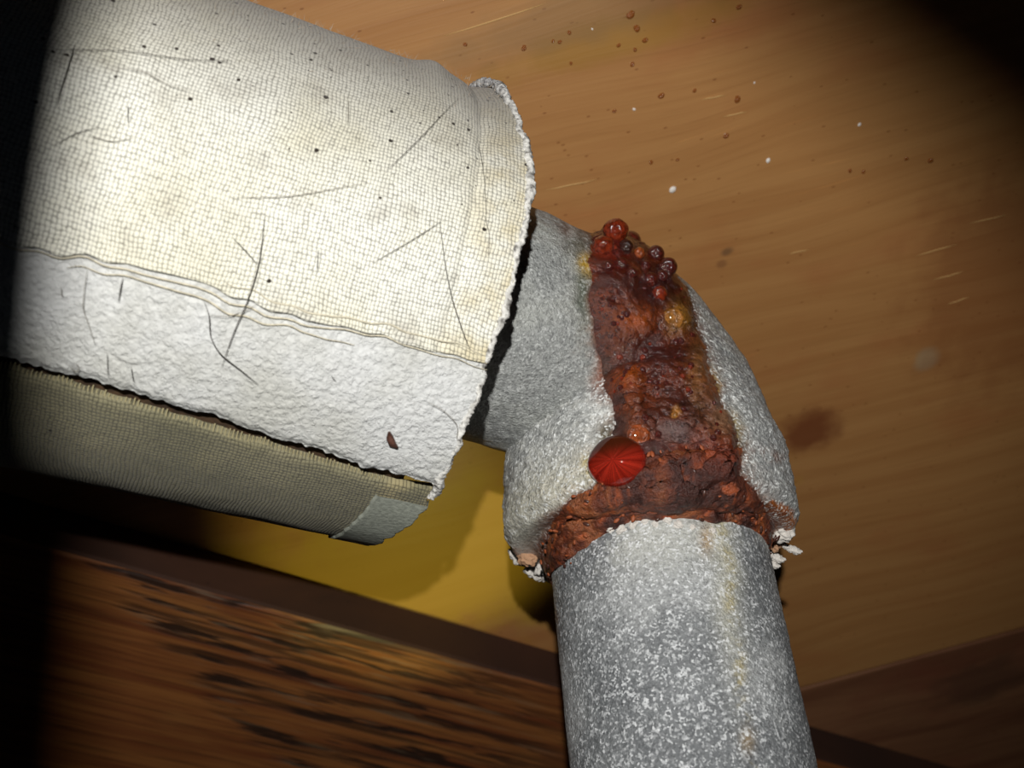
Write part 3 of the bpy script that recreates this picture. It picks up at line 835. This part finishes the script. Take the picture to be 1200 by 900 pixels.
# grit on the ring: small dark and orange flakes
M_grit = [plain('rust_grit', lin(140, 70, 34), .6), plain('dark_grit', lin(70, 42, 34), .35)]
grit = [blob_mesh('rust_flake', m_, 30 + i, .35, 1) for i, m_ in enumerate(M_grit)]
cand = np.argwhere((dR > 4) & (facing > .15))
for i, k in enumerate(rng.choice(len(cand), 110, replace=False)):
    a, b_ = cand[k]; s = random.uniform(.0003, .0008)
    o = link('rust_flake', grit[i % 2], rg)
    orient(o, tuple(EV[a, b_] + EN[a, b_] * .0026 - OE), EN[a, b_], (s * 1.5, s * .8, s * .6), random.uniform(0, 6))
# chalky scale lumps at the lip
M_scale = plain('white_scale', lin(226, 220, 212), .8, .3, 700.)
M_scale2 = plain('orange_scale', lin(206, 160, 124), .8, .55, 500.)
sc1 = blob_mesh('scale_lump', M_scale, 41, .6, 4, 2.2); sc2 = blob_mesh('scale_lump', M_scale2, 42, .6, 4, 2.2)
for (x, y, rx, ry, me_) in [(601, 653, 15, 12, sc1), (618, 652, 12, 9, sc2), (622, 674, 16, 12, sc1), (637, 690, 12, 12, sc1), (634, 664, 11, 11, sc1), (918, 624, 13, 11, sc1), (906, 634, 9, 9, sc2), (903, 650, 8, 11, sc1)]:
    l, n = hit(x, y); o = link('scale_lump', me_, elbow)
    orient(o, tuple(l - OE), n, (rx * .28 / F, ry * .28 / F, .0026), random.uniform(-.4, .4))
l, n = hit(925, 628)
for (x, y, r0) in [(921, 640, .9), (926, 644, .8), (932, 645, 1.1), (911, 654, 1.3), (907, 662, 1.)]:
    q = P(x, y, pix(l)[2] + .004)
    o = link('scale_lump', sc1, elbow); orient(o, tuple(q - OE), P(x + 6, y - 6, .25) - q, (.0010 * r0, .0016 * r0, .0011 * r0), .9)

# the water droplet
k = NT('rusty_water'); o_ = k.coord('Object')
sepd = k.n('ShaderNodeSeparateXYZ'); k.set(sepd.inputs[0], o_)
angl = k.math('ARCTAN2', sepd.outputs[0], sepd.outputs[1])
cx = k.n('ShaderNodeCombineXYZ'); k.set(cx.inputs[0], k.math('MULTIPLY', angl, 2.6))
rays = k.noise(cx.outputs[0], 1., 3., .7)    # radial highlights in the drop, painted as bright and dark streaks
M_drop = k.out(k.mix(k.maprange(sepd.outputs[1], -.1, .7), k.mix(k.maprange(rays, .3, .7), lin(220, 62, 42), lin(136, 28, 18)), lin(96, 42, 22)), .04, None, Transmission_Weight=.55, IOR=1.33, Coat_Weight=1., Coat_Roughness=.02)  # lower end painted brighter red, as if light gathered there
l, n = hit(724, 541)
gd = unit(-UPW - (-UPW @ n) * n)             # downhill on the skin
xd = np.cross(gd, n)
import bmesh
bm = bmesh.new(); bmesh.ops.create_icosphere(bm, subdivisions=4, radius=1)
DV = np.array([v.co[:] for v in bm.verts]); DF = [[v.index for v in f.verts] for f in bm.faces]; bm.free()
wid = 1 - .10 * sstep(.1, 1., DV[:, 1])      # narrows uphill, heavy at its lower end
DV = DV * np.stack([wid, 1 + 0 * wid, np.where(DV[:, 2] > 0, 1 - .45 * sstep(-.2, 1., DV[:, 1]), .5)], -1)
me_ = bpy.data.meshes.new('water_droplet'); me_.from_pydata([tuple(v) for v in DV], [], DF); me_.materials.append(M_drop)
me_.polygons.foreach_set('use_smooth', np.ones(len(DF), bool))
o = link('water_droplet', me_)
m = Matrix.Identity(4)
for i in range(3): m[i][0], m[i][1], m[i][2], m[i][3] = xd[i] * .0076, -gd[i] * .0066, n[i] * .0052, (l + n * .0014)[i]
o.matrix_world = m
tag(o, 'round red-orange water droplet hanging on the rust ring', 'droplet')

# vertical pipe
RP = .0302
PME = PM; PM = P(768, 634, .2845)
pipe = thing('steel_pipe', 'grey speckled galvanised pipe running down from the elbow', 'pipe', (PM[0], PM[1], 0.))
OP = np.array((PM[0], PM[1], 0.))
zt = PM[2] + .006
z = np.concatenate([np.linspace(zt, zt - .13, 320), np.linspace(zt - .13, 0., 20)[1:]])
ex, ey = WD((1., 0, 0)), None
th = np.linspace(0, 2 * math.pi, 520, endpoint=False)
ZZ, TT = np.meshgrid(z, th, indexing='ij')
PV = np.stack([PM[0] + RP * np.cos(TT), PM[1] + RP * np.sin(TT), ZZ], -1)
dirv = np.stack([np.cos(TT), np.sin(TT), ZZ * 0], -1)
PV = PV + dirv * (.00020 * fbm(PV, 150, 3, 150) + .00016 * fbm(PV, 900, 2, 151))[..., None]
px_, py_, pd_ = pix(PV)
g = fbm(PV, 42, 4, 152); g2_ = fbm(PV, 500, 3, 153)
pc = np.ones(PV.shape) * lin(132, 135, 137)
pc = mixc(pc, lin(184, 186, 186), .8 * sstep(-.15, .35, g)); pc = mixc(pc, lin(112, 115, 118), .6 * sstep(.1, .45, -g))
vis = (PV - CAM) @ np.array((0, 1., 0)) < (PM - CAM)[1]
top = sstep(PM[2] - .024, PM[2] - .010, ZZ + .006 * g)
pc = mixc(pc, lin(216, 216, 206), .55 * top * sstep(-.25, .2, g + .4 * g2_))
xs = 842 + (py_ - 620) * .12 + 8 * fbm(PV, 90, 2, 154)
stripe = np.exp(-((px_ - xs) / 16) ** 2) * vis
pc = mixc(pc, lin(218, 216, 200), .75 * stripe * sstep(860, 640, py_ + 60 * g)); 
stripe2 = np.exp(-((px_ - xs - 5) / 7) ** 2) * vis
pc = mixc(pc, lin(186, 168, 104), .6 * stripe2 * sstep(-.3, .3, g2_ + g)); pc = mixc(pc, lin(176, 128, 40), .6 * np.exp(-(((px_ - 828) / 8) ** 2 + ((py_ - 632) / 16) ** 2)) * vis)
pc = mixc(pc, lin(170, 140, 90), .6 * np.exp(-(((px_ - 876) / 8) ** 2 + ((py_ - 868) / 14) ** 2)) * vis)
pc = mixc(pc, lin(120, 66, 34), .8 * np.exp(-(((px_ - 650) / 4) ** 2 + ((py_ - 728) / 12) ** 2)) * vis)
pc = pc * .84
M_pipe = attr_material('galvanised', (240, 242, 244), .72, .45, 1650., .8, .45, .95, .5, .5)
link('pipe_wall', mesh('pipe_wall', PV, grid_faces(len(z), 520, True), M_pipe, True, col=pc, origin=OP), pipe)
# crumbs of white scale along the top of the pipe
for (x, y) in [(700, 618), (716, 614), (742, 611), (756, 606), (768, 610), (782, 606), (795, 611), (812, 614), (728, 617), (836, 618)]:
    d = unit(P(x, y + 4, 1.) - CAM); wq = (CAM - PM)[:2]; dd = d[:2]
    A_, B_, C_ = dd @ dd, 2 * wq @ dd, wq @ wq - RP ** 2
    t = (-B_ - math.sqrt(max(B_ * B_ - 4 * A_ * C_, 0))) / (2 * A_); q = CAM + d * t
    o = link('scale_crumb', sc1, pipe); s = random.uniform(.0006, .0013)
    orient(o, tuple(q - OP), np.array((q[0] - PM[0], q[1] - PM[1], 0)), (s * 1.3, s, s * .8), random.uniform(0, 6))

# inner pipe inside the wrap
CE = C0
M_inner = plain('dull_steel', lin(110, 106, 100), .6, .4, 600.)
th = np.linspace(0, 2 * math.pi, 64, endpoint=False)
prof = [(.0125, .001), (.0125, .0335), (SL, .0335), (SL, .001)]
V = np.stack([ins(np.full_like(th, a), th, np.full_like(th, b)) for a, b in prof])
e0 = CI - QD * SL
o = link('carried_pipe', mesh('carried_pipe', V, grid_faces(4, 64, True), M_inner, True, origin=e0), None, tuple(e0))
tag(o, 'dull steel pipe running inside the canvas wrap to the elbow', 'pipe')

# ------------------------------------------------------------------ flaps added by the flash (out of frame, block its beam left and top right)
M_blocker = plain('black_plastic', (.01, .01, .01), .7)
blocker = thing('flash_blocker', 'unseen black flaps added to block part of the flash beam', 'light blocker', tuple(FLASH))
def flap(name, a, b, dist, side, width, length):
    da, db = unit(a - FLASH), unit(b - FLASH)
    c = unit(da + db); t = unit(db - da); o_n = unit(np.cross(c, t))
    if o_n @ (side - (a + b) / 2) < 0: o_n = -o_n
    e = FLASH + c * dist; V = []
    for dn in (0, width):
        for dl in (-length, length):
            for dc in (0, .0015):
                V.append(e + o_n * dn + t * dl + c * dc)
    Fc = [(0, 1, 3, 2), (4, 6, 7, 5), (0, 4, 5, 1), (2, 3, 7, 6), (0, 2, 6, 4), (1, 5, 7, 3)]
    return link(name, mesh(name, V, Fc, M_blocker, False, origin=FLASH), blocker)
flap('blocker_flap', P(114, 60, .21), P(66, 420, .21), .057, P(-300, 240, .21), .05, .05)
flap('blocker_flap', P(900, 20, .34), P(1180, 200, .34), .028, P(1300, -200, .34), .04, .045)
